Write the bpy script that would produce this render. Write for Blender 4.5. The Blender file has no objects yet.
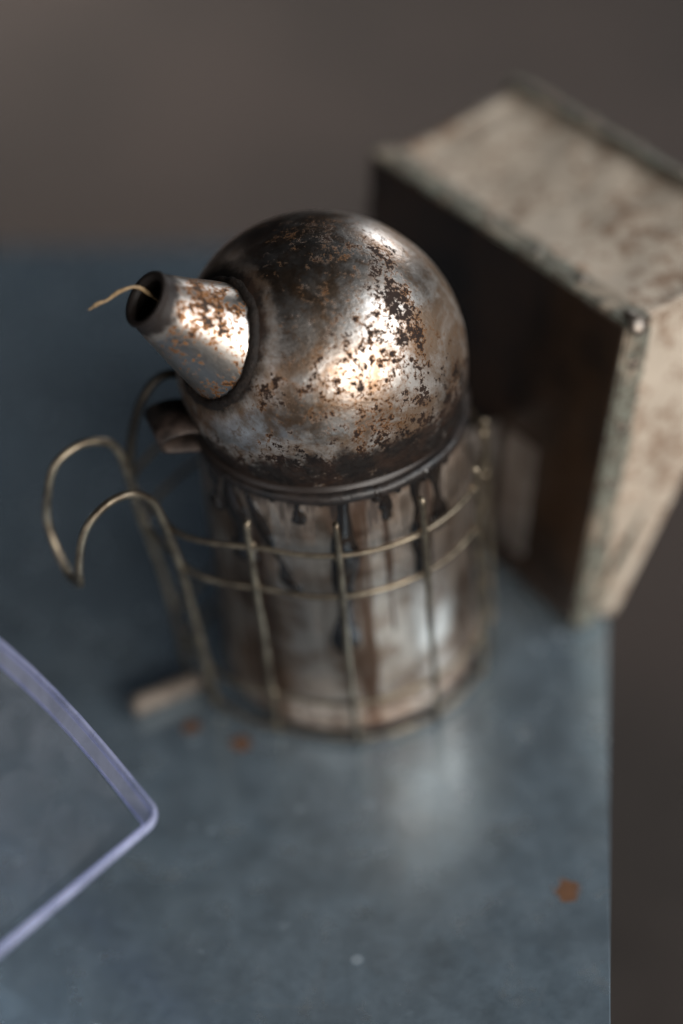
import bpy, bmesh, math, random
from mathutils import Vector, Matrix, noise as mnoise
random.seed(7)
sc = bpy.context.scene
COL = sc.collection
rad = math.radians
GZ = -0.52                                          # level of the floor; the table top is at 0

# ------------------------------------------------------------------ camera
CAM_LOC = Vector((0.0001, -0.5035, 0.5266))
PITCH, ROLL = rad(42.0), rad(6.0)
F = Vector((0, math.cos(PITCH), -math.sin(PITCH)))
U0 = Vector((0, math.sin(PITCH), math.cos(PITCH))); R0 = Vector((1, 0, 0))
RV = R0*math.cos(ROLL) - U0*math.sin(ROLL); UV = U0*math.cos(ROLL) + R0*math.sin(ROLL)
cam = bpy.data.cameras.new('camera'); camo = bpy.data.objects.new('camera', cam); COL.objects.link(camo)
m = Matrix((RV, UV, -F)).transposed().to_4x4(); m.translation = CAM_LOC
camo.matrix_world = m
cam.sensor_fit = 'VERTICAL'; cam.sensor_height = 36.0; cam.lens = 1710/1024*36
cam.clip_start = 0.01; cam.clip_end = 100
cam.dof.use_dof = True; cam.dof.focus_distance = 0.588; cam.dof.aperture_fstop = 1.55
sc.camera = camo

# ------------------------------------------------------------------ world and lamps
w = bpy.data.worlds.new('World'); sc.world = w; w.use_nodes = True
bg = w.node_tree.nodes['Background']
bg.inputs[0].default_value = (0.62, 0.78, 1.0, 1); bg.inputs[1].default_value = 0.012

def area(name, loc, target, sx, sy, power, col):
    l = bpy.data.lights.new(name, 'AREA'); l.shape = 'RECTANGLE'; l.size = sx; l.size_y = sy
    l.energy = power; l.color = col
    o = bpy.data.objects.new(name, l); COL.objects.link(o); o.location = loc
    o.rotation_euler = (Vector(target)-Vector(loc)).to_track_quat('-Z', 'Y').to_euler()
    return o
area('doorway_light', (1.35, -2.25, 1.05), (0, 0, 0.1), 2.3, 0.85, 84, (1.0, 0.955, 0.90))
area('front_window_light', (-1.9, -1.7, 0.85), (0, 0, 0.12), 1.5, 0.8, 7, (0.97, 0.97, 1.0))
area('side_window_light', (2.35, -0.55, 1.7), (0.0, 0.05, 0.05), 1.3, 1.1, 48, (0.93, 0.97, 1.0))
area('back_window_light', (1.5, 2.6, 0.85), (0.0, 0.0, 0.15), 0.7, 0.7, 15, (0.97, 0.98, 1.0))
floor_fill = area('floor_fill_light', (-1.5, 3.0, 0.7), (-0.15, 1.7, GZ), 0.7, 0.5, 7.5, (1.0, 0.90, 0.82)); floor_fill.data.spread = rad(55)  # unseen fill, added to brighten the floor behind the table
sc.view_settings.view_transform = 'Standard'; sc.view_settings.look = 'None'
sc.view_settings.exposure = 0.0; sc.view_settings.gamma = 1.0
sc.view_settings.use_curve_mapping = False

# ------------------------------------------------------------------ node helper
class NT:
    def __init__(self, name):
        self.m = bpy.data.materials.new(name); self.m.use_nodes = True
        self.t = self.m.node_tree; self.n = self.t.nodes; self.n.clear()
        self.out = self.n.new('ShaderNodeOutputMaterial')
    def put(self, s, v):
        if isinstance(v, bpy.types.NodeSocket): self.t.links.new(v, s)
        elif v is not None:
            if s.type == 'RGBA' and len(v) == 3: v = (*v, 1)
            s.default_value = v
    def coord(self, k='Object'): 
        return self.n.new('ShaderNodeTexCoord').outputs[k]
    def math(self, op, a, b=None, c=None, clamp=False):
        x = self.n.new('ShaderNodeMath'); x.operation = op; x.use_clamp = clamp
        for i, v in enumerate((a, b, c)):
            if v is not None: self.put(x.inputs[i], v)
        return x.outputs[0]
    def vmath(self, op, a, b=None):
        x = self.n.new('ShaderNodeVectorMath'); x.operation = op
        self.put(x.inputs[0], a)
        if b is not None: self.put(x.inputs[1], b)
        return x.outputs['Value'] if op in ('DISTANCE', 'LENGTH', 'DOT_PRODUCT') else x.outputs[0]
    def sep(self, v):
        x = self.n.new('ShaderNodeSeparateXYZ'); self.put(x.inputs[0], v); return x.outputs
    def comb(self, a, b, c):
        x = self.n.new('ShaderNodeCombineXYZ')
        for i, v in enumerate((a, b, c)): self.put(x.inputs[i], v)
        return x.outputs[0]
    def noise(self, v, scale, detail=4, rough=0.55, dist=0.0):
        x = self.n.new('ShaderNodeTexNoise'); self.put(x.inputs['Vector'], v)
        x.inputs['Scale'].default_value = scale; x.inputs['Detail'].default_value = detail
        x.inputs['Roughness'].default_value = rough; x.inputs['Distortion'].default_value = dist
        return x.outputs['Fac']
    def voro(self, v, scale, feature='F1', out='Distance'):
        x = self.n.new('ShaderNodeTexVoronoi'); x.feature = feature; self.put(x.inputs['Vector'], v)
        x.inputs['Scale'].default_value = scale; return x.outputs[out]
    def step(self, v, a, b, lo=0.0, hi=1.0):
        x = self.n.new('ShaderNodeMapRange'); x.interpolation_type = 'SMOOTHSTEP'
        self.put(x.inputs[0], v); x.inputs[1].default_value = a; x.inputs[2].default_value = b
        x.inputs[3].default_value = lo; x.inputs[4].default_value = hi; return x.outputs[0]
    def mix(self, f, a, b):
        x = self.n.new('ShaderNodeMix'); x.data_type = 'RGBA'
        self.put(x.inputs[0], f); self.put(x.inputs[6], a); self.put(x.inputs[7], b); return x.outputs[2]
    def mixf(self, f, a, b):
        x = self.n.new('ShaderNodeMix'); x.data_type = 'FLOAT'
        self.put(x.inputs[0], f); self.put(x.inputs[2], a); self.put(x.inputs[3], b); return x.outputs[0]
    def blob(self, v, p, r):                       # 1 at p falling to 0 at radius r
        return self.step(self.vmath('DISTANCE', v, p), 0.0, r, 1.0, 0.0)
    def bump(self, h, strength, dist):
        x = self.n.new('ShaderNodeBump'); self.put(x.inputs['Height'], h)
        x.inputs['Strength'].default_value = strength; x.inputs['Distance'].default_value = dist
        return x.outputs[0]
    def bsdf(self, col, rough=0.5, metal=0.0, normal=None, **kw):
        b = self.n.new('ShaderNodeBsdfPrincipled')
        self.put(b.inputs['Base Color'], col); self.put(b.inputs['Roughness'], rough); self.put(b.inputs['Metallic'], metal)
        if normal is not None: self.put(b.inputs['Normal'], normal)
        for k, v in kw.items(): self.put(b.inputs[k.replace('_', ' ')], v)
        self.t.links.new(b.outputs[0], self.out.inputs[0]); return b
SC = (0.0, 0.0, 0.15); RD = 0.0533                   # centre and radius of the lid's dome
ST = Vector((-0.0569, -0.0266, 0.2012)); SB = Vector((-0.0360, -0.0197, 0.1782)); SD = (ST-SB).normalized()

# ------------------------------------------------------------------ materials
def on_dome(x, y, z): return (x*RD, y*RD, SC[2]+z*RD)
def dome_material():
    t = NT('rusted_dome_tinplate'); v = t.coord()
    big = t.noise(v, 42, 4, 0.6); mid = t.noise(v, 235, 6, 0.70); fine = t.noise(v, 800, 5, 0.66)
    speck = t.math('ADD', t.math('MULTIPLY', mid, 0.56), t.math('MULTIPLY', fine, 0.44))
    # clusters of scale burnt into the tin
    bias = t.math('MULTIPLY', t.math('SUBTRACT', big, 0.5), 0.26)
    for p, r, s in (((.46, -.12, .88), .009, .085), ((.50, -.45, .74), .010, .085), ((.60, -.46, .65), .010, .06),
                    ((.38, -.34, .86), .009, .07), ((.52, -.63, .58), .010, .055), ((.62, -.70, .34), .014, .05),
                    ((-.18, -.89, .42), .012, .035), ((-.36, -.84, .40), .009, .05), ((.12, -.93, .35), .016, .035),
                    ((.30, -.85, .42), .014, .02), ((.0, -.75, .66), .014, .012), ((.22, -.62, .75), .012, .03),
                    ((-.45, -.45, .78), .016, -.07), ((.75, -.30, .58), .014, -.06), ((-.72, -.68, .10), .012, -.05)):
        bias = t.math('ADD', bias, t.math('MULTIPLY', t.blob(v, on_dome(*p), r*1.6), s))
    z = t.sep(v)[2]
    wob = t.math('ADD', z, t.math('MULTIPLY', t.math('SUBTRACT', t.noise(v, 55, 6, 0.7), 0.5), 0.036))
    wob = t.math('ADD', wob, t.math('MULTIPLY', t.blob(v, on_dome(-.72, -.68, .1), 0.032), 0.016))
    low = t.step(wob, 0.138, 0.170, 1.0, 0.0)        # sooty lower band
    val = t.math('ADD', speck, t.math('ADD', bias, t.math('MULTIPLY', low, 0.085)))
    orange = t.math('MULTIPLY', t.step(val, 0.540, 0.592), t.step(t.noise(v, 70, 4, 0.6), 0.38, 0.58, 0.2, 1.0))
    dark = t.step(val, 0.588, 0.612)
    # soot: lower band, round the spout seam (its shadow painted in too), back of the dome
    d_axis = t.vmath('LENGTH', t.vmath('CROSS_PRODUCT', t.vmath('SUBTRACT', v, tuple(SB)), tuple(SD)))
    sootn = t.noise(v, 110, 6, 0.7)
    seam = t.step(t.math('ADD', d_axis, t.math('MULTIPLY', sootn, 0.010)), 0.0275, 0.0340, 1.0, 0.0)
    side = t.math('GREATER_THAN', t.vmath('DOT_PRODUCT', t.vmath('SUBTRACT', v, SC), tuple(SD)), 0.0)
    seam = t.math('MULTIPLY', seam, side)
    band = t.math('MULTIPLY', t.step(wob, 0.143, 0.158, 1.0, 0.0), t.step(t.noise(v, 150, 6, 0.72), 0.22, 0.44))
    rightsoot = t.math('MULTIPLY', t.blob(v, on_dome(.86, -.46, -.1), 0.050), t.step(sootn, 0.28, 0.50))
    soot = t.math('MAXIMUM', seam, t.math('MAXIMUM', band, rightsoot))
    # metal with heat tint
    tint = t.step(t.noise(v, 34, 6, 0.7, 0.5), 0.38, 0.60)
    metal = t.mix(tint, (0.64, 0.605, 0.57), (0.30, 0.212, 0.15))
    metal = t.mix(t.math('MULTIPLY', t.step(t.noise(v, 230, 5, 0.7), 0.50, 0.68), 0.75), metal, (0.29, 0.17, 0.095))
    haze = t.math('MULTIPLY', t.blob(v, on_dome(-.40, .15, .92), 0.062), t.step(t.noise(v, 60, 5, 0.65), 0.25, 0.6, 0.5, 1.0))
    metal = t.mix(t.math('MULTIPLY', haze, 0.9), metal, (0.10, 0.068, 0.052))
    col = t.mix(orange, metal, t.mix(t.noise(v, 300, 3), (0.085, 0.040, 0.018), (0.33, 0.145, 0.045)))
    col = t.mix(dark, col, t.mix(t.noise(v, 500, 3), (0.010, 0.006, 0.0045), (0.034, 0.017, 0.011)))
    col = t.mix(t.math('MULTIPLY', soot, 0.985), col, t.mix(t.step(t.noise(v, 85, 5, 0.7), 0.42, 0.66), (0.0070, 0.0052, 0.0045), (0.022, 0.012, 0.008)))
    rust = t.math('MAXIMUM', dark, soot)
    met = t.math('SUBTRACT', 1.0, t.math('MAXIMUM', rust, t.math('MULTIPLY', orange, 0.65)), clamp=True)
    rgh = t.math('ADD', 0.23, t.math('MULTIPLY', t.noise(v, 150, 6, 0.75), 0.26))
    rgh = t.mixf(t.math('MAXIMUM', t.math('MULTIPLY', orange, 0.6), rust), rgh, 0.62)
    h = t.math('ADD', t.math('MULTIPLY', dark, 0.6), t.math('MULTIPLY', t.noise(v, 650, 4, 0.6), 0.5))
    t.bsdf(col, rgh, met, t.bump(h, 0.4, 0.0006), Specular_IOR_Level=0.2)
    return t.m
def spout_material():
    t = NT('rusted_spout_tinplate'); v = t.coord()
    mid = t.noise(v, 230, 5, 0.68); fine = t.noise(v, 700, 5, 0.64)
    val = t.math('ADD', t.math('MULTIPLY', mid, 0.5), t.math('MULTIPLY', fine, 0.5))
    ax = t.vmath('DOT_PRODUCT', t.vmath('SUBTRACT', v, tuple(SB)), tuple(SD))     # along the spout
    up = t.sep(v)[2]
    streak = t.blob(v, tuple(SB + SD*0.014 + Vector((0.008, -0.008, 0.010))), 0.022)
    val = t.math('ADD', val, t.math('MULTIPLY', streak, 0.13))
    val = t.math('ADD', val, t.math('MULTIPLY', t.step(ax, 0.004, -0.004), 0.06))
    orange = t.step(val, 0.545, 0.600); dark = t.step(val, 0.612, 0.640)
    wobble = t.math('ADD', ax, t.math('MULTIPLY', t.math('SUBTRACT', t.noise(v, 160, 5, 0.7), 0.5), 0.012))
    soot = t.step(wobble, 0.0235, 0.0285)
    metal = t.mix(t.noise(v, 60, 4), (0.54, 0.515, 0.485), (0.30, 0.25, 0.21))
    col = t.mix(orange, metal, t.mix(t.noise(v, 330, 3), (0.13, 0.05, 0.017), (0.40, 0.165, 0.04)))
    col = t.mix(dark, col, (0.035, 0.020, 0.013))
    col = t.mix(t.math('MULTIPLY', soot, 0.98), col, (0.014, 0.010, 0.009))
    rust = t.math('MAXIMUM', dark, soot)
    met = t.math('SUBTRACT', 1.0, t.math('MAXIMUM', rust, t.math('MULTIPLY', orange, 0.65)), clamp=True)
    rgh = t.mixf(t.math('MAXIMUM', rust, t.math('MULTIPLY', orange, 0.6)), t.math('ADD', 0.25, t.math('MULTIPLY', fine, 0.22)), 0.55)
    t.bsdf(col, rgh, met, t.bump(t.math('ADD', dark, t.math('MULTIPLY', fine, 0.5)), 0.3, 0.0005), Specular_IOR_Level=0.25)
    return t.m
def canister_material():
    t = NT('stained_canister_tinplate'); v = t.coord(); x, y, z = t.sep(v)
    st = t.comb(x, y, t.math('MULTIPLY', z, 0.10))
    streak = t.noise(st, 75, 5, 0.6); streak2 = t.noise(st, 200, 4, 0.6)
    blot = t.noise(v, 38, 6, 0.65)
    metal = t.mix(t.step(blot, 0.40, 0.64), (0.68, 0.575, 0.485), (0.32, 0.215, 0.15))
    metal = t.mix(t.step(streak, 0.52, 0.66), metal, (0.15, 0.085, 0.055))
    lowrust = t.math('MULTIPLY', t.step(t.math('ADD', z, t.math('MULTIPLY', blot, 0.03)), 0.055, 0.020), 0.75)
    metal = t.mix(t.math('MULTIPLY', lowrust, t.step(t.noise(v, 110, 5, 0.7), 0.42, 0.6)), metal, (0.15, 0.085, 0.055))
    tar = t.math('MULTIPLY', t.step(t.math('ADD', streak2, t.math('MULTIPLY', z, 1.6)), 0.70, 0.78), 0.9)
    topsoot = t.step(t.math('ADD', z, t.math('MULTIPLY', t.noise(st, 130, 5, 0.6), 0.04)), 0.130, 0.146)
    shade_stain = t.math('MULTIPLY', t.blob(v, (-.044, -.026, .075), 0.085), t.step(t.noise(st, 60, 5, 0.65), 0.30, 0.56))  # streaky stain that also paints shade into the canister's left side
    metal = t.mix(t.math('MULTIPLY', shade_stain, 0.85), metal, (0.075, 0.042, 0.028))
    dk = t.math('MAXIMUM', tar, topsoot)
    col = t.mix(dk, metal, (0.022, 0.015, 0.012))
    met = t.math('SUBTRACT', 1.0, t.math('MAXIMUM', dk, t.math('MULTIPLY', lowrust, 0.5)), clamp=True)
    rgh = t.math('ADD', 0.30, t.math('MULTIPLY', t.noise(v, 90, 5, 0.7), 0.22))
    t.bsdf(col, rgh, met, t.bump(t.noise(v, 120, 4), 0.12, 0.0008))
    return t.m
def simple(name, a, b, scale, rough, metal=0.0, bs=0.2, bd=0.0005, detail=5, spec=0.5):
    t = NT(name); v = t.coord(); n = t.noise(v, scale, detail, 0.65)
    t.bsdf(t.mix(t.step(n, 0.32, 0.68), a, b), rough, metal, t.bump(t.noise(v, scale*3, 4), bs, bd), Specular_IOR_Level=spec); return t.m
M = {}
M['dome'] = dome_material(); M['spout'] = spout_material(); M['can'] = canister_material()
M['soot'] = simple('soot_black', (0.010, 0.008, 0.007), (0.020, 0.014, 0.011), 400, 0.62, 0.0, 0.6, 0.001, spec=0.2)
M['tar'] = simple('glossy_tar', (0.008, 0.007, 0.007), (0.018, 0.013, 0.010), 200, 0.22)
M['bead'] = simple('blackened_bead', (0.008, 0.007, 0.007), (0.026, 0.019, 0.016), 160, 0.40, 0.0, 0.4, 0.0006)
M['wire'] = simple('brassy_wire', (0.31, 0.26, 0.19), (0.10, 0.078, 0.056), 120, 0.38, 0.85, 0.3, 0.0003)
M['darkwire'] = simple('dark_wire', (0.04, 0.033, 0.025), (0.018, 0.015, 0.012), 120, 0.45, 0.6)
M['bracket'] = simple('pale_bracket_steel', (0.42, 0.38, 0.35), (0.15, 0.12, 0.10), 60, 0.4, 0.75)
M['tab'] = simple('rusted_tab_steel', (0.06, 0.042, 0.034), (0.016, 0.011, 0.009), 180, 0.5, 0.4, 0.4)
M['tack'] = simple('tack_steel', (0.35, 0.31, 0.27), (0.09, 0.06, 0.04), 500, 0.42, 0.8)
M['straw'] = simple('dry_straw', (0.36, 0.24, 0.12), (0.17, 0.11, 0.055), 600, 0.6)
M['peg'] = simple('weathered_peg', (0.20, 0.165, 0.135), (0.10, 0.08, 0.065), 150, 0.75)

def board_material():
    t = NT('sooty_board_wood'); v = t.coord(); x, y, z = t.sep(v)
    g = t.noise(t.comb(t.math('MULTIPLY', x, 1.0), t.math('MULTIPLY', y, 1.0), t.math('MULTIPLY', z, 0.12)), 120, 5, 0.6)
    bl = t.noise(v, 28, 4, 0.6)
    col = t.mix(g, (0.022, 0.0125, 0.0075), (0.060, 0.033, 0.019))
    col = t.mix(t.step(bl, 0.42, 0.66), col, (0.022, 0.014, 0.010))
    t.bsdf(col, t.math('ADD', 0.16, t.math('MULTIPLY', bl, 0.16)), 0.0, t.bump(g, 0.10, 0.0005), IOR=1.6); return t.m
def paint_material():
    t = NT('flaking_green_edge_paint'); v = t.coord()
    n = t.noise(v, 130, 6, 0.7); f = t.noise(v, 380, 5, 0.7)
    col = t.mix(t.step(n, 0.40, 0.58), (0.20, 0.21, 0.17), (0.125, 0.125, 0.10))
    col = t.mix(t.step(f, 0.48, 0.58), col, (0.07, 0.047, 0.030))
    col = t.mix(t.step(t.noise(v, 60, 4), 0.50, 0.64), col, (0.27, 0.22, 0.165))
    t.bsdf(col, 0.75, 0.0, t.bump(f, 0.6, 0.0012)); return t.m
def leather_material():
    t = NT('pale_stained_leather'); v = t.coord()
    n = t.noise(v, 32, 5, 0.6); f = t.noise(v, 160, 6, 0.7)
    col = t.mix(n, (0.50, 0.43, 0.35), (0.40, 0.33, 0.26))
    spot = t.math('ADD', t.math('MULTIPLY', f, 0.74), t.math('MULTIPLY', t.noise(v, 34, 3), 0.26))
    col = t.mix(t.math('MULTIPLY', t.step(spot, 0.508, 0.575), 0.8), col, (0.19, 0.115, 0.07))
    col = t.mix(t.math('MULTIPLY', t.step(t.noise(v, 80, 5, 0.7), 0.57, 0.68), 0.45), col, (0.36, 0.21, 0.12))
    t.bsdf(col, 0.72, 0.0, t.bump(t.noise(v, 300, 6, 0.7), 0.35, 0.001)); return t.m
M['board'] = board_material(); M['paint'] = paint_material(); M['leather'] = leather_material()

RUST_SPOTS = ((0.0675, -0.1369, 0.0055), (-0.0497, -0.0508, 0.0050), (-0.070, -0.039, 0.0042))
def sheet_material():
    t = NT('galvanised_sheet'); v = t.coord()
    sp = t.voro(v, 55, out='Color'); spv = t.sep(sp)[0]
    cl = t.noise(v, 14, 5, 0.6); fl = t.noise(v, 60, 6, 0.7)
    col = t.mix(cl, (0.48, 0.61, 0.72), (0.31, 0.42, 0.515))
    col = t.mix(t.math('MULTIPLY', spv, 0.22), col, (0.38, 0.43, 0.47))
    col = t.mix(t.math('MULTIPLY', t.step(fl, 0.55, 0.70), 0.45), col, (0.42, 0.46, 0.49))
    col = t.mix(t.math('MULTIPLY', t.step(t.noise(v, 24, 4), 0.56, 0.70), 0.35), col, (0.16, 0.19, 0.21))
    sv = t.sep(v); scr = t.math('MAXIMUM', t.step(t.noise(t.comb(t.math('MULTIPLY', sv[0], 9.0), t.math('ADD', t.math('MULTIPLY', sv[1], 330.0), t.math('MULTIPLY', sv[0], 60.0)), 0.0), 1.0, 3, 0.6), 0.62, 0.72), t.step(t.noise(t.comb(t.math('SUBTRACT', t.math('MULTIPLY', sv[0], 300.0), t.math('MULTIPLY', sv[1], 140.0)), t.math('MULTIPLY', sv[1], 10.0), 3.0), 1.0, 3, 0.6), 0.64, 0.74))
    col = t.mix(t.math('MULTIPLY', scr, 0.22), col, (0.62, 0.68, 0.72))
    # chalky specks of white corrosion
    sd = t.voro(v, 75); keep = t.step(t.noise(v, 37, 3), 0.52, 0.66)
    spk = t.math('MULTIPLY', t.step(sd, 0.08, 0.24, 1.0, 0.0), keep)
    col = t.mix(t.math('MULTIPLY', spk, 0.36), col, (0.50, 0.55, 0.59))
    rust = None
    wv = t.vmath('ADD', v, t.vmath('SCALE', t.comb(t.math('SUBTRACT', t.noise(v, 160, 4), 0.5), t.math('SUBTRACT', t.noise(v, 175, 4), 0.5), 0.0)))
    for p in RUST_SPOTS:
        d = t.math('ADD', t.vmath('DISTANCE', v, (p[0], p[1], 0.0)), t.math('MULTIPLY', t.math('SUBTRACT', t.noise(v, 210, 4, 0.65), 0.5), 0.008))
        b = t.step(d, p[2]*0.15, p[2]*1.35, 1.0, 0.0)
        rust = b if rust is None else t.math('MAXIMUM', rust, b)
    col = t.mix(t.step(rust, 0.05, 0.62), col, t.mix(t.noise(v, 400, 3), (0.17, 0.075, 0.03), (0.08, 0.04, 0.022)))
    met = t.math('MULTIPLY', t.step(rust, 0.18, 0.78, 1.0, 0.0), t.math('SUBTRACT', t.step(t.noise(v, 62, 6, 0.72), 0.30, 0.74, 0.84, 0.735), t.math('MULTIPLY', spk, 0.2)))
    rgh = t.math('ADD', 0.15, t.math('MULTIPLY', fl, 0.20))
    rgh = t.mixf(t.step(rust, 0.18, 0.78), rgh, 0.85)
    t.bsdf(col, rgh, met, t.bump(t.noise(v, 18, 3), 0.10, 0.004)); return t.m
M['sheet'] = sheet_material()
M['hivewood'] = simple('grey_hive_wood', (0.26, 0.22, 0.18), (0.16, 0.13, 0.11), 25, 0.8)
def ground_material():
    t = NT('trodden_earth_floor'); v = t.coord()
    n = t.step(t.noise(v, 2.2, 5, 0.6), 0.3, 0.7); f = t.noise(v, 25, 6, 0.7)
    col = t.mix(n, (0.043, 0.031, 0.0265), (0.019, 0.0145, 0.0125))
    col = t.mix(t.math('MULTIPLY', t.step(f, 0.5, 0.7), 0.5), col, (0.050, 0.042, 0.037))
    t.bsdf(col, 0.9, 0.0, t.bump(f, 0.4, 0.01)); return t.m
M['ground'] = ground_material()
def plastic(name, alpha, tint, rough, fk=0.25, base=(0.70, 0.73, 0.96)):
    t = NT(name); tr = t.n.new('ShaderNodeBsdfTransparent'); tr.inputs[0].default_value = (*tint, 1)
    b = t.n.new('ShaderNodeBsdfPrincipled'); b.inputs['Base Color'].default_value = (*base, 1)
    b.inputs['Roughness'].default_value = rough; b.inputs['IOR'].default_value = 1.49
    fr = t.n.new('ShaderNodeFresnel'); fr.inputs[0].default_value = 1.45
    v = t.coord(); cloud = t.step(t.noise(v, 55, 4, 0.6, 0.6), 0.30, 0.70, 0.45, 1.5)       # hazy scuffs
    fac = t.math('ADD', t.math('MULTIPLY', fr.outputs[0], fk), t.math('MULTIPLY', cloud, alpha), clamp=True)
    mx = t.n.new('ShaderNodeMixShader'); t.t.links.new(fac, mx.inputs[0])
    t.t.links.new(tr.outputs[0], mx.inputs[1]); t.t.links.new(b.outputs[0], mx.inputs[2])
    t.t.links.new(mx.outputs[0], t.out.inputs[0]); return t.m
M['clear'] = plastic('clear_plastic', 0.18, (0.975, 0.98, 0.985), 0.10, 0.05, (0.55, 0.60, 0.68))
M['lip'] = plastic('skylight_tint_lip', 0.20, (0.88, 0.90, 1.0), 0.16)  # violet tint stands for skylight reflected in the clear lip
M['rimplastic'] = plastic('skylight_tint_rim', 0.27, (0.86, 0.88, 1.0), 0.16)  # reflected skylight painted into the clear rim as violet

# ------------------------------------------------------------------ mesh helpers
def link(name, me, mat, parent=None, smooth=True):
    o = bpy.data.objects.new(name, me); COL.objects.link(o)
    for mm in (mat if isinstance(mat, (list, tuple)) else [mat]): me.materials.append(mm)
    if smooth:
        for p in me.polygons: p.use_smooth = True
    if parent is not None: o.parent = parent
    return o
def from_bm(name, bm, mat, parent=None, smooth=True):
    bmesh.ops.recalc_face_normals(bm, faces=bm.faces)
    me = bpy.data.meshes.new(name); bm.to_mesh(me); bm.free(); return link(name, me, mat, parent, smooth)
def tag(o, label, cat, group=None, kind=None):
    if label: o['label'] = label
    if cat: o['category'] = cat
    if group: o['group'] = group
    if kind: o['kind'] = kind
    return o
def empty(name, loc=(0, 0, 0)):
    o = bpy.data.objects.new(name, None); COL.objects.link(o); o.location = loc; o.empty_display_size = 0.02; return o
def catmull(pts, n=8, closed=False):
    P = [Vector(p) for p in pts]; out = []; L = len(P)
    for i in range(L if closed else L-1):
        if closed: a, b, c, d = P[i-1], P[i], P[(i+1) % L], P[(i+2) % L]
        else: a, b, c, d = P[max(i-1, 0)], P[i], P[i+1], P[min(i+2, L-1)]
        for k in range(n):
            s = k/n
            out.append(0.5*((2*b)+(c-a)*s+(2*a-5*b+4*c-d)*s*s+(3*b-a-3*c+d)*s**3))
    if not closed: out.append(P[-1])
    return out
def tube_bm(path, r, seg=10, closed=False, bm=None, flat=1.0):
    bm = bm or bmesh.new(); n = len(path); rings = []; up = None
    for i, p in enumerate(path):
        a = path[i-1] if (i > 0 or closed) else path[i]; b = path[(i+1) % n] if (i < n-1 or closed) else path[i]
        tg = (b-a).normalized()
        if up is None: up = tg.orthogonal().normalized()
        up = (up - tg*up.dot(tg)).normalized(); sd = tg.cross(up)
        rr = r(i/(n-1)) if callable(r) else r
        rings.append([bm.verts.new(p + up*(math.cos(2*math.pi*k/seg)*rr) + sd*(math.sin(2*math.pi*k/seg)*rr*flat)) for k in range(seg)])
    for i in range(n if closed else n-1):
        A, B = rings[i], rings[(i+1) % n]
        off = 0
        if closed and i == n-1:
            off = min(range(seg), key=lambda q: sum((A[k].co-B[(k+q) % seg].co).length for k in range(seg)))
        for k in range(seg): bm.faces.new((A[k], A[(k+1) % seg], B[(k+1+off) % seg], B[(k+off) % seg]))
    if not closed: bm.faces.new(rings[0]); bm.faces.new(rings[-1])
    return bm
def revolve_bm(prof, seg=128, closed=False):
    bm = bmesh.new(); R = []
    for r, z in prof:
        R.append([bm.verts.new((0, 0, z))] if r < 1e-6 else [bm.verts.new((r*math.cos(2*math.pi*k/seg), r*math.sin(2*math.pi*k/seg), z)) for k in range(seg)])
    for A, B in list(zip(R, R[1:])) + ([(R[-1], R[0])] if closed else []):
        for k in range(seg):
            q = (k+1) % seg
            if len(A) == 1: bm.faces.new((A[0], B[k], B[q]))
            elif len(B) == 1: bm.faces.new((A[k], A[q], B[0]))
            else: bm.faces.new((A[k], A[q], B[q], B[k]))
    return bm
def box_bm(frame, lo, hi, bevel=0.0, seg=2, bm=None):
    """box in a local frame (origin, ax, ay, az)"""
    bm = bm or bmesh.new(); o, ax, ay, az = [Vector(q) for q in frame]
    vs = [bm.verts.new(o + ax*(lo[0], hi[0])[i] + ay*(lo[1], hi[1])[j] + az*(lo[2], hi[2])[k]) for i in (0, 1) for j in (0, 1) for k in (0, 1)]
    fs = [bm.faces.new([vs[i] for i in q]) for q in ((0, 1, 3, 2), (4, 6, 7, 5), (0, 4, 5, 1), (2, 3, 7, 6), (0, 2, 6, 4), (1, 5, 7, 3))]
    if bevel: bmesh.ops.bevel(bm, geom=list({e for f in fs for e in f.edges}), offset=bevel, segments=seg, affect='EDGES', profile=0.6)
    return bm

# ------------------------------------------------------------------ setting: earth floor
bm = bmesh.new(); bmesh.ops.create_grid(bm, x_segments=4, y_segments=4, size=8)
g = from_bm('ground', bm, M['ground'], None, False); g.location = (0, 2, GZ); tag(g, 'dim grey-brown earth floor out of focus behind the table', 'ground', kind='structure')

# ------------------------------------------------------------------ table: galvanised hive cover on a hive body
TA = rad(-10.3); ex = Vector((math.cos(TA), math.sin(TA), 0)); ey = Vector((-math.sin(TA), math.cos(TA), 0))
RX = 0.1064; BY = 0.3002                              # right and back edges along ex, ey
LX = RX-0.50; FY = BY-0.62
table = empty('metal_table', (0, 0, GZ))
tag(table, 'blue-grey galvanised sheet metal table top with chalky specks and rust', 'table')
fr = ((0, 0, 0), ex, ey, Vector((0, 0, 1)))
bm = box_bm(fr, (LX, FY, -0.045), (RX, BY, 0.0), 0.0004, 1)
top = from_bm('top_sheet', bm, M['sheet'], table, False); top.location = (0, 0, -GZ)
bm = box_bm(fr, (LX+0.03, FY+0.03, GZ+0.002), (RX-0.02, BY-0.03, -0.046), 0.003, 2)
bd = from_bm('hive_body', bm, M['hivewood'], table, False); bd.location = (0, 0, -GZ)

# ------------------------------------------------------------------ bee smoker
smoker = empty('bee_smoker', (0, 0, 0))
tag(smoker, 'rust-stained metal bee smoker with domed lid, wire guard and leather bellows', 'bee smoker')
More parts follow.
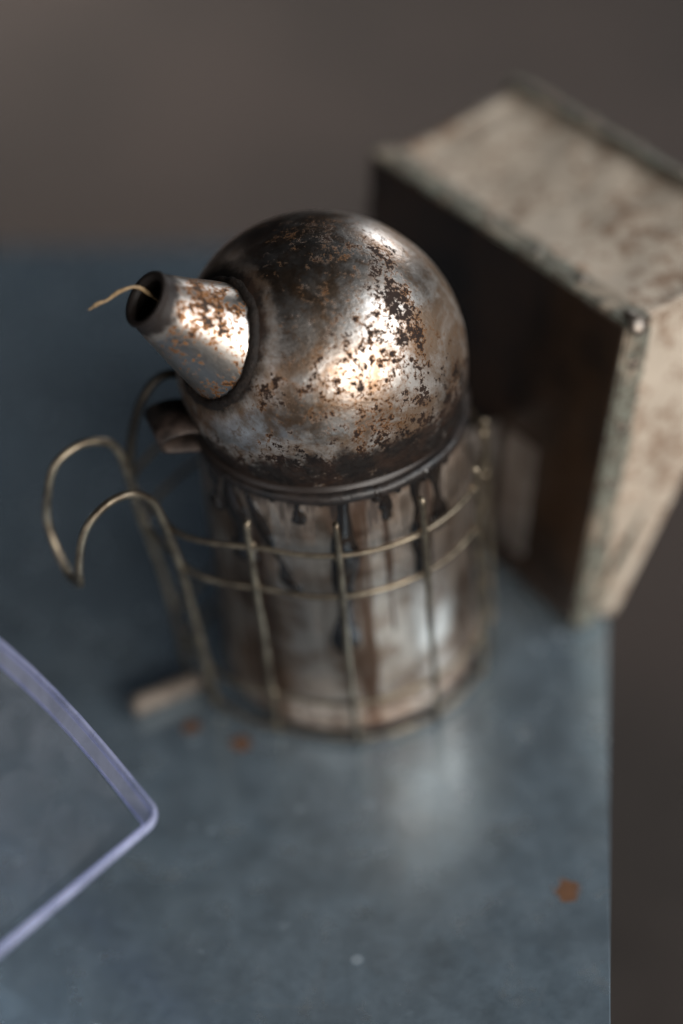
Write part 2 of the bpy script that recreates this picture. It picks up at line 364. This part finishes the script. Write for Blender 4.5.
# canister, a hollow tin pot with rolled foot
CR = 0.0503
prof = [(0.0, 0.006), (CR-0.002, 0.006), (CR-0.0005, 0.0045), (CR+0.0006, 0.0035), (CR+0.0008, 0.0052), (CR, 0.0075)]
for i in range(1, 25):
    prof.append((CR, 0.0075+(0.131-0.0075)*i/24))
prof += [(CR-0.0012, 0.131), (CR-0.0012, 0.010), (0, 0.010)]
bm = revolve_bm([(r+(0.0022*(1-z/0.131) if r > 0.04 else 0), z) for r, z in prof], 128)
for vtx in bm.verts:
    if 0.008 < vtx.co.z < 0.13:
        d = mnoise.noise(vtx.co*28)*0.0006; rr = Vector((vtx.co.x, vtx.co.y, 0))
        if rr.length > 0.01: vtx.co += rr.normalized()*d
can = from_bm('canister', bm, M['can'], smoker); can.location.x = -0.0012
def cylp(a, z, r): return Vector((r*math.cos(rad(a)), r*math.sin(rad(a)), z))
for a, z0, z1, wd, da in ((-87, .127, .048, .0056, -6), (-139, .128, .088, .0058, 5), (-131, .127, .079, .0036, 20), (-55.5, .127, .072, .0050, 2),
                          (-150, .127, .106, .0040, 0), (-70, .127, .110, .0030, 0), (-44, .127, .092, .0044, 1), (-106, .127, .113, .0026, 0)):
    n = 18; path = [cylp(a+da*(k/n)+mnoise.noise(Vector((a, k*.35, 0)))*1.2, z0+(z1-z0)*k/n, CR+0.0001+0.0022*(1-(z0+(z1-z0)*k/n)/0.131)) for k in range(n+1)]
    prf = lambda s, wd=wd: 1.2*wd*(0.55+0.25*math.sin(s*9+wd*3e3)+0.35*math.exp(-((s-0.88)/0.10)**2))*(1 if s < .97 else .5)
    bm = bmesh.new(); rows = []
    for i, p in enumerate(path):
        nrm = Vector((p.x, p.y, 0)).normalized(); sd = Vector((-nrm.y, nrm.x, 0)); r = prf(i/n)
        rows.append([bm.verts.new(p+sd*(math.cos(math.pi*q/6)*r)+nrm*(math.sin(math.pi*q/6)*r*0.45)) for q in range(7)])
    for A, B in zip(rows, rows[1:]):
        for q in range(6): bm.faces.new((A[q], A[q+1], B[q+1], B[q]))
    bm.faces.new(rows[-1]); from_bm('tar_drip', bm, M['tar'], can)

# lid: dome with skirt, hole for the spout
prof = [(0, SC[2]+RD)]
for i in range(1, 49): a = math.pi/2*(1-i/48); prof.append((RD*math.cos(a), SC[2]+RD*math.sin(a)))
for i in range(1, 13): zz = 0.0242*i/12; prof.append((math.sqrt(RD*RD-zz*zz*0.86), SC[2]-zz))
bm = revolve_bm(prof, 160)
for vtx in bm.verts:
    c = vtx.co - Vector(SC); vtx.co.x -= 0.0015*min(1.0, max(0.0, (vtx.co.z-0.127)/0.023)); vtx.co += c.normalized()*(mnoise.noise(vtx.co*30)*0.0005+mnoise.noise(vtx.co*75)*0.00022)
dead = [f for f in bm.faces if (f.calc_center_median()-SB).cross(SD).length < 0.0150 and (f.calc_center_median()-Vector(SC)).dot(SD) > 0]
bmesh.ops.delete(bm, geom=dead, context='FACES')
lid = from_bm('lid', bm, M['dome'], smoker)
md = lid.modifiers.new('thick', 'SOLIDIFY'); md.thickness = 0.0009; md.offset = -1
bm = tube_bm([cylp(a*3, 0.1256+mnoise.noise(Vector((a*.2, 0, 3)))*0.0005, 0.0501) for a in range(120)], 0.0027, 10, True)
for vtx in bm.verts: vtx.co += Vector((mnoise.noise(vtx.co*260), mnoise.noise(vtx.co*260+Vector((9, 0, 0))), mnoise.noise(vtx.co*260+Vector((0, 9, 0)))))*0.0004
from_bm('rim_bead', bm, M['bead'], lid)
# lumps of tar hanging under the bead
for a, s in ((-75, 1.2), (-66, .9), (-52, 1.3), (-58, .8), (-118, .8), (-98, .7), (-138, 1.1), (-40, 1.1)):
    bm = bmesh.new(); bmesh.ops.create_icosphere(bm, subdivisions=2, radius=0.0022*s)
    for vtx in bm.verts: vtx.co.z *= 1.5; vtx.co += vtx.co.normalized()*mnoise.noise(vtx.co*500+Vector((a, 0, 0)))*0.0007; vtx.co += cylp(a, 0.1243, CR+0.0002)
    from_bm('tar_lump', bm, M['tar'], lid)
# spout: hollow cone
sx = SD.orthogonal().normalized(); sy = SD.cross(sx)
LEN = (ST-SB).length; R_T, R_B = 0.0099, 0.0197
def cone_r(s): return R_T+(R_B-R_T)*(1-s/LEN)
def hit(ang):
    s = LEN
    while s > -0.03:
        p = SB+SD*s+(sx*math.cos(ang)+sy*math.sin(ang))*cone_r(s)
        if (p-Vector(SC)).length < RD: return s
        s -= 0.0004
    return s
NS = 72; bm = bmesh.new(); rows = []; seam = []
for k in range(NS):
    ang = 2*math.pi*k/NS; dr = sx*math.cos(ang)+sy*math.sin(ang); s0 = hit(ang)
    seam.append(SB+SD*(s0+0.0004)+dr*(cone_r(s0)+0.0002))
    col = []
    for q in range(21):
        s = s0-0.002+(LEN-s0+0.002)*q/20; p = SB+SD*s+dr*cone_r(s); p += dr*mnoise.noise(p*60)*0.0004; col.append(bm.verts.new(p))
    for rr, s in ((R_T+0.0005, LEN+0.0006), (R_T+0.0002, LEN+0.0013), (R_T-0.0014, LEN+0.0014), (R_T-0.0022, LEN+0.0006), (R_T-0.0024, LEN-0.001)):
        col.append(bm.verts.new(SB+SD*s+dr*rr))
    rows.append(col)
for k in range(NS):
    A, B = rows[k], rows[(k+1) % NS]
    for q in range(len(A)-1): bm.faces.new((A[q], A[q+1], B[q+1], B[q]))
spout = from_bm('spout', bm, M['spout'], lid)
bm = bmesh.new(); rows = []
for k in range(NS):
    ang = 2*math.pi*k/NS; dr = sx*math.cos(ang)+sy*math.sin(ang)
    rows.append([bm.verts.new(SB+SD*s+dr*r) for s, r in ((LEN-0.001, R_T-0.0024), (LEN*0.5, cone_r(LEN*.5)-0.0016), (-0.002, cone_r(-0.002)-0.005))])
for k in range(NS):
    A, B = rows[k], rows[(k+1) % NS]
    for q in range(2): bm.faces.new((A[q], A[q+1], B[q+1], B[q]))
from_bm('spout_lining', bm, M['soot'], lid)
bm = tube_bm(seam, 0.0021, 8, True)
for vtx in bm.verts: vtx.co += Vector((mnoise.noise(vtx.co*300), mnoise.noise(vtx.co*300+Vector((9, 0, 0))), mnoise.noise(vtx.co*300+Vector((0, 9, 0)))))*0.0009
from_bm('spout_seam', bm, M['soot'], lid)

# lid lifting tab below the spout: bent strip
def strip_bm(path, wdir, width, th):
    bm = bmesh.new(); rows = []; wd = Vector(wdir).normalized()
    for i, p in enumerate(path):
        tg = (path[min(i+1, len(path)-1)]-path[max(i-1, 0)]).normalized(); nn = tg.cross(wd).normalized()
        rows.append([bm.verts.new(p+wd*(a*width/2)+nn*(b*th/2)) for a, b in ((-1, -1), (1, -1), (1, 1), (-1, 1))])
    for A, B in zip(rows, rows[1:]):
        for k in range(4): bm.faces.new((A[k], A[(k+1) % 4], B[(k+1) % 4], B[k]))
    bm.faces.new(rows[0]); bm.faces.new(rows[-1]); return bm
ta = rad(-163); tn = Vector((math.cos(ta), math.sin(ta), 0)); tt = Vector((-tn.y, tn.x, 0))
tp = [tn*(RD-0.0005)+Vector((0, 0, .1415)), tn*(RD+.005)+Vector((0, 0, .1430)), tn*(RD+.0115)+Vector((0, 0, .1425)), tn*(RD+.0140)+Vector((0, 0, .1402)),
      tn*(RD+.0125)+Vector((0, 0, .1372)), tn*(RD+.006)+Vector((0, 0, .1350)), tn*(RD+.0002)+Vector((0, 0, .1335))]
from_bm('lifting_tab', strip_bm(catmull(tp, 5), tt, 0.021, 0.0013), M['tab'], lid)

# ------------------------------------------------------------------ wire guard and hanging hook
NH = Vector((-.864, -.503, 0)); TT = Vector((-.503, .864, 0))
def hk(u, t, z): return NH*u + TT*t + Vector((0, 0, z))
GR = 0.057; WR = 0.00105
def ring_path(z, legs, u_leg):
    pts = []
    for i in range(72):
        a = rad(-180+i*5); p = Vector((GR*math.cos(a), GR*math.sin(a), z))
        if legs:
            u, t = p.dot(NH), p.dot(TT)
            k = max(0.0, 1-max(0.0, abs(t-0.017)-0.014)/0.034) if u > 0 else 0.0
            k = k*k*(3-2*k)
            tgt = hk(u_leg, t, z); p = p.lerp(tgt, k)
        else:
            p += Vector((mnoise.noise(Vector((i*.2, z*40, 0))), mnoise.noise(Vector((i*.2, z*40, 5))), 0))*0.0006
        p.z += mnoise.noise(Vector((i*.13, z*90, 2)))*0.0010
        pts.append(p)
    return pts
for z, lg, u in ((0.104, True, 0.0712), (0.083, True, 0.0692), (0.024, True, 0.0655), (0.0030, True, 0.0648)):
    from_bm('guard_ring', tube_bm(ring_path(z, lg, u), WR, 8, True), M['wire'], smoker)
for i, (a0, a1, zt) in enumerate(((-125.8, -126, .1135), (-92.5, -93, .118), (-60.3, -59.5, .119), (-29.8, -29.3, .112), (3, 3, .108), (72, 72, .108), (105, 106, .108), (136, 136, .108))):
    pts = [cylp(a0+(a1-a0)*(1-k/6)+mnoise.noise(Vector((i*3.3, k*.5, 0)))*0.7, 0.002+(zt-0.002)*k/6, GR+0.0018) for k in range(7)]
    pts.append(cylp(a0, zt+0.0015, GR+0.0005))
    bm = tube_bm(catmull(pts, 4), 0.00125, 8)
    for zr in (0.104, 0.083, 0.024, 0.003):                  # blobs of weld at the crossings
        c = cylp(a0+(a1-a0)*(1-zr/zt), zr, GR+0.0009)
        for vtx in bmesh.ops.create_icosphere(bm, subdivisions=2, radius=0.0019)['verts']:
            vtx.co = vtx.co*(1+mnoise.noise(vtx.co*700+Vector((a0, zr*90, 0)))*0.35)+c
    from_bm('guard_wire', bm, M['wire'], smoker)
h1 = [(.0669, .0030), (.0682, .0300), (.0693, .0546), (.0714, .0883), (.0749, .1132), (.0776, .1221), (.0835, .1283), (.0906, .1299), (.0969, .1283), (.1026, .1244), (.1061, .1191), (.1089, .1110), (.1104, .1040)]
h2 = [(.0634, .0030), (.0641, .0120), (.0661, .0514), (.0708, .0896), (.0722, .1108), (.0749, .1261), (.0813, .1324), (.0901, .1343), (.0991, .1306), (.1040, .1211), (.1074, .1056), (.1062, .0930)]
t1, t2 = 0.0023, 0.0323
pts = [hk(u, t1, z) for u, z in h1] + [hk(.1095, t1+.005, .0955), hk(.1082, t2-.011, .0905)] + [hk(u, t2, z) for u, z in reversed(h2)]
pts = [p for i, p in enumerate(pts) if i != 16-1]
from_bm('hanging_hook', tube_bm(catmull(pts, 6), 0.00155, 10), M['wire'], smoker)
# dark wire bow beside the lid
pts = [hk(u, t2, z) for u, z in ((.0405, .1425), (.0486, .1472), (.0556, .1460), (.0619, .1394), (.0666, .1299), (.0698, .1194), (.0718, .1079))]
from_bm('wire_bow', tube_bm(catmull(pts, 6), 0.0018, 8), M['darkwire'], smoker)

# ------------------------------------------------------------------ bellows
BC = Vector((.0916, -.0096, .003)); BB = Vector((.1118, .0009, .148))      # front board right edge, bottom and top
tw = Vector((-.5045, .8634, 0))                                            # along the board to the left
ez = (BB-BC); ez = (ez - tw*ez.dot(tw)); HB = ez.length; ez.normalize()
en = tw.cross(ez); en = en if en.dot(NH) < 0 else -en                      # away from the canister
WB = 0.164; DT, DB = 0.0885, 0.0215; TH = 0.0105
def bpt(o, a, b, c, d): return o + a*tw + b*ez + c*en
# front board in its frame
bm = box_bm((BC, tw, ez, en), (0, 0, 0), (WB, HB, TH), 0.0016, 2)
for vtx in bm.verts: vtx.co += Vector((mnoise.noise(vtx.co*50), mnoise.noise(vtx.co*50+Vector((5, 0, 0))), mnoise.noise(vtx.co*50+Vector((0, 5, 0)))))*0.0008
bm.normal_update()
fb = from_bm('front_board', bm, [M['paint'], M['board']], smoker, False)
for p in fb.data.polygons: p.material_index = 1 if p.normal.dot(-en) > 0.9 else 0
# back board, hinged close at the foot
hn = Vector((.8634, .5045, 0))                                             # level direction away from the canister
bot2 = BC + hn*DB; top2 = BC + tw*0 + ez*HB + hn*DT
ez2 = (top2-bot2); HB2 = ez2.length; ez2.normalize(); en2 = tw.cross(ez2); en2 = en2 if en2.dot(en) > 0 else -en2
O2 = bot2 - en2*TH; SCL2 = HB2/HB
bm = box_bm((O2, tw, ez2, en2), (0, 0, 0), (WB, HB2, TH), 0.0016, 2)
bb = from_bm('back_board', bm, [M['paint'], M['board']], smoker, False)
for p in bb.data.polygons: p.material_index = 1 if p.normal.dot(en2) > 0.9 else 0
# leather band round the two boards
def perim(s, ins):
    """point on the board outline: s in 0..4 (right, top, left, bottom) inset by ins, as (a, b)"""
    i = int(s) % 4; f = s-int(s)
    cs = [(ins, ins), (ins, HB-ins), (WB-ins, HB-ins), (WB-ins, ins)]
    a, b = cs[i], cs[(i+1) % 4]; return a[0]+(b[0]-a[0])*f, a[1]+(b[1]-a[1])*f
bm = bmesh.new(); NSIDE, NV = 36, 22; rows = []
for k in range(4*NSIDE):
    s = k/NSIDE; i = int(s); f = s-i; col = []
    a0, b0 = perim(s, 0.0012)
    a1, b1 = perim(s, -0.0022) if i in (0, 3) else perim(s, -0.0004)
    p0 = BC+tw*a0+ez*b0+en*(TH*0.55); p1 = O2+tw*a1+ez2*(b1*SCL2)+en2*(TH*(1.05 if i in (0, 3) else 0.40))
    inn = [tw, -ez, -tw, ez][i]
    edge = min(f, 1-f); corner = min(1.0, edge/0.10)
    gap = (p1-p0).length
    for q in range(NV+1):
        v = q/NV; p = p0.lerp(p1, v)
        vv = v if i in (1, 2) else min(1.0, v/0.72)
        sag = max(0.0, math.sin(math.pi*vv))**0.8
        amp = (0.0034 if i == 1 else 0.0065)*min(1.0, gap/0.05)*(0.35+0.65*corner)
        p += inn*(amp*sag)
        wr = mnoise.noise(p*38)*0.0022+mnoise.noise(p*95)*0.0009+mnoise.noise(p*220)*0.0004
        cr = math.exp(-((edge-0.045)/0.02)**2)*0.0016*math.sin(math.pi*v)     # pleat beside each corner
        p += inn*((wr)*min(1, sag*1.4)+cr)
        col.append(bm.verts.new(p))
    rows.append(col)
n = len(rows)
for k in range(n):
    A, B = rows[k], rows[(k+1) % n]
    for q in range(NV): bm.faces.new((A[q], A[q+1], B[q+1], B[q]))
from_bm('leather', bm, M['leather'], smoker)
# frayed leather edge folded over each board's rim, with tacks
def hem(o, z_, n_, scale, c0, c1, name, sides=(0, 1, 2, 3)):
    bm = bmesh.new(); rows = []; N = 60
    for k in range(4*N):
        s = k/N; i = int(s); a0, b0 = perim(s, 0.0); out = [-tw, z_, tw, -z_][i]
        f = s-i
        if f < 1e-6: out = (out+[-tw, z_, tw, -z_][i-1]).normalized()*1.2
        base = o+tw*a0+z_*(b0*scale)
        w1 = c0+mnoise.noise(Vector((k*.35, c0*900, 0)))*0.0012; w2 = c1+mnoise.noise(Vector((k*.5, c1*900, 7)))*0.0022
        h = 0.0009+mnoise.noise(Vector((k*.6, 3, c0*100)))*0.0005
        rows.append([bm.verts.new(base+out*d+n_*w_) for d, w_ in ((-0.001, w1), (h, w1), (h+.0003, (w1*.7+w2*.3)), (h, (w1*.3+w2*.7)), (h*.9, w2), (-0.001, w2))])
    for k in range(len(rows)):
        A, B = rows[k], rows[(k+1) % len(rows)]
        if k//N in sides:
            for q in range(5): bm.faces.new((A[q], A[q+1], B[q+1], B[q]))
    bmesh.ops.delete(bm, geom=[x for x in bm.verts if not x.link_faces], context='VERTS')
    return from_bm(name, bm, M['paint'], smoker, False)
hf = hem(BC, ez, en, 1.0, 0.0012, 0.0125, 'edge_strip'); hb = hem(O2, ez2, en2, SCL2, -0.0025, 0.0092, 'edge_strip', (1, 2))
bm = bmesh.new(); bmesh.ops.create_uvsphere(bm, u_segments=12, v_segments=6, radius=0.0026)
for vtx in bm.verts: vtx.co.z *= 0.45
tack_me = bpy.data.meshes.new('tack'); bm.to_mesh(tack_me); bm.free(); tack_me.materials.append(M['tack'])
for p in tack_me.polygons: p.use_smooth = True
def tacks(par, o, z_, n_, scale, c, sides=((0, 5), (1, 6))):
    for i, cnt in sides:
        for k in range(cnt):
            f = (k+0.5)/cnt if i == 0 else (k+0.25)/cnt
            a0, b0 = perim(i+min(max(f+random.uniform(-.02, .02), .02), .98), 0); out = [-tw, z_][i]
            t_ = bpy.data.objects.new('tack', tack_me); COL.objects.link(t_); t_.parent = par
            t_.location = o+tw*a0+z_*(b0*scale)+out*0.0014+n_*(c+random.uniform(-.001, .001)); t_.rotation_euler = out.to_track_quat('Z', 'Y').to_euler()
tacks(hf, BC, ez, en, 1.0, 0.0065); tacks(hb, O2, ez2, en2, SCL2, 0.004, ((1, 6),))
bm = bmesh.new(); bmesh.ops.create_uvsphere(bm, u_segments=16, v_segments=8, radius=0.0042)
for vtx in bm.verts: vtx.co.z *= 0.5
ct = from_bm('corner_nail', bm, M['tack'], hf); ct.location = BB+(-tw*0.6+ez*0.5).normalized()*0.0012+en*0.004; ct.rotation_euler = (ez-tw).to_track_quat('Z', 'Y').to_euler()

# bracket between canister and board: wall plate and two cheeks
def brk(t, zb, c): 
    o = BC+tw*((t-BC.dot(TT)))+ez*zb
    return o-en*c
bm = box_bm((BC, tw, ez, -en), (0.036, 0.014, 0.0), (0.056, 0.070, 0.0014), 0.0004, 1)
pl = from_bm('bracket_plate', bm, M['bracket'], smoker, False)
for a in (0.060,):
    bm = box_bm((BC, tw, ez, -en), (a, 0.018, 0.0015), (a+0.0014, 0.070, 0.0275), 0.0004, 1)
    from_bm('bracket_cheek', bm, M['bracket'], smoker, False)

# ------------------------------------------------------------------ straw in the spout
sp = [Vector((-.0535, -.0150, .1915)), Vector((-.0600, -.0175, .2000)), Vector((-.0640, -.0190, .2015)), Vector((-.0690, -.0200, .1995)), Vector((-.0730, -.0215, .1985)), Vector((-.0775, -.0225, .1970))]
path = [p+Vector((.0008, -.0065, .0045)) for p in catmull(sp, 7)]; path = [p+Vector((mnoise.noise(p*220), mnoise.noise(p*220+Vector((7, 0, 0))), mnoise.noise(p*220+Vector((0, 7, 0)))))*0.0006 for p in path]
st = from_bm('dry_straw', tube_bm(path, lambda s: 0.00052*(0.85+0.5*math.sin(s*9)**2)*(1 if s < .9 else .55), 8, flat=0.5), M['straw'])
tag(st, 'thin bent dry straw sticking out of the smoker spout', 'straw')

# ------------------------------------------------------------------ wooden peg beside the hook
pa, pb = Vector((-0.0935, -.0300, .0052)), Vector((-0.0660, -.0180, .0050))
path = [pa.lerp(pb, k/14) for k in range(15)]
bm = tube_bm(path, lambda s: 0.0046*(0.80 if s < .01 or s > .99 else 1.0)*(1-0.12*s), 14)
for vtx in bm.verts: vtx.co += Vector((0, 0, 1))*mnoise.noise(vtx.co*180)*0.0004
pg = from_bm('wooden_peg', bm, M['peg']); tag(pg, 'short pale wooden peg lying on the sheet metal beside the wire hook', 'peg')

# ------------------------------------------------------------------ clear plastic tub, front left
tub = empty('plastic_tub', (-.15, -.14, 0)); tag(tub, 'clear plastic tub with skylight-tinted violet-blue rim at the left edge of the table', 'tub')
TZ = 0.085
c0 = Vector((-.0690, -.1495, 0)); dA = Vector((-.612, .791, 0)).normalized(); dB = Vector((-.735, -.678, 0)).normalized()
LA, LB = 0.17, 0.25
def tub_loop(out, z, rc=0.0065, n=7, bow=0.006):
    cs = [c0, c0+dA*LA, c0+dA*LA+dB*LB, c0+dB*LB]; cen = sum(cs, Vector())/4; pts = []
    dirs = [(-dB, -dA), (dA, -dB), (dB, dA), (-dA, dB)]
    for i, c in enumerate(cs):
        p0 = cs[i-1]; p2 = cs[(i+1) % 4]; a = (p0-c).normalized(); b = (p2-c).normalized()
        cc = c+(a+b)*rc; rr = rc+out
        for k in range(n+1):
            s = math.pi/2*k/n; pts.append(cc - b*(math.cos(s)*rr) - a*(math.sin(s)*rr) + Vector((0, 0, z)))
        for k in range(1, 10):
            f = k/10; p = (c+b*rc).lerp(p2-b*rc, f) - a*out + Vector((0, 0, z)); pts.append(p - a*((bow if i == 0 else 0.0)*math.sin(math.pi*f)))
    return pts
def loft(loops, name, mat, par, cap=False):
    bm = bmesh.new(); R = [[bm.verts.new(p) for p in L] for L in loops]; n = len(R[0])
    for A, B in zip(R, R[1:]):
        for k in range(n): bm.faces.new((A[k], A[(k+1) % n], B[(k+1) % n], B[k]))
    if cap: bm.faces.new(R[-1])
    o = from_bm(name, bm, mat, par); o.location = -tub.location; return o
loft([tub_loop(-.0047, TZ-.0066, .016), tub_loop(-.030, TZ*0.56, .032), tub_loop(-.054, .014, .056), tub_loop(-.058, .005, .060), tub_loop(-.066, .0012, .068)], 'wall', M['clear'], tub, True)
loft([tub_loop(-.0046, TZ-.0060), tub_loop(-.0040, TZ-.0060), tub_loop(-.0042, TZ-.0069), tub_loop(-.0050, TZ-.0069), tub_loop(-.0046, TZ-.0060)], 'step_ridge', M['rimplastic'], tub)
loft([tub_loop(-.0012, TZ-.002), tub_loop(-.0024, TZ-.0036), tub_loop(-.0045, TZ-.0064)], 'lip', M['lip'], tub)
loft([tub_loop(-.0012, TZ-.003), tub_loop(-.0008, TZ-.0005), tub_loop(0.0006, TZ+.0004), tub_loop(.0009, TZ), tub_loop(.0014, TZ-.0008), tub_loop(.0015, TZ-.0022), tub_loop(.0010, TZ-.0022), tub_loop(.0007, TZ-.0012), tub_loop(.0004, TZ-.0012), tub_loop(-.0012, TZ-.003)], 'rim', M['rimplastic'], tub)
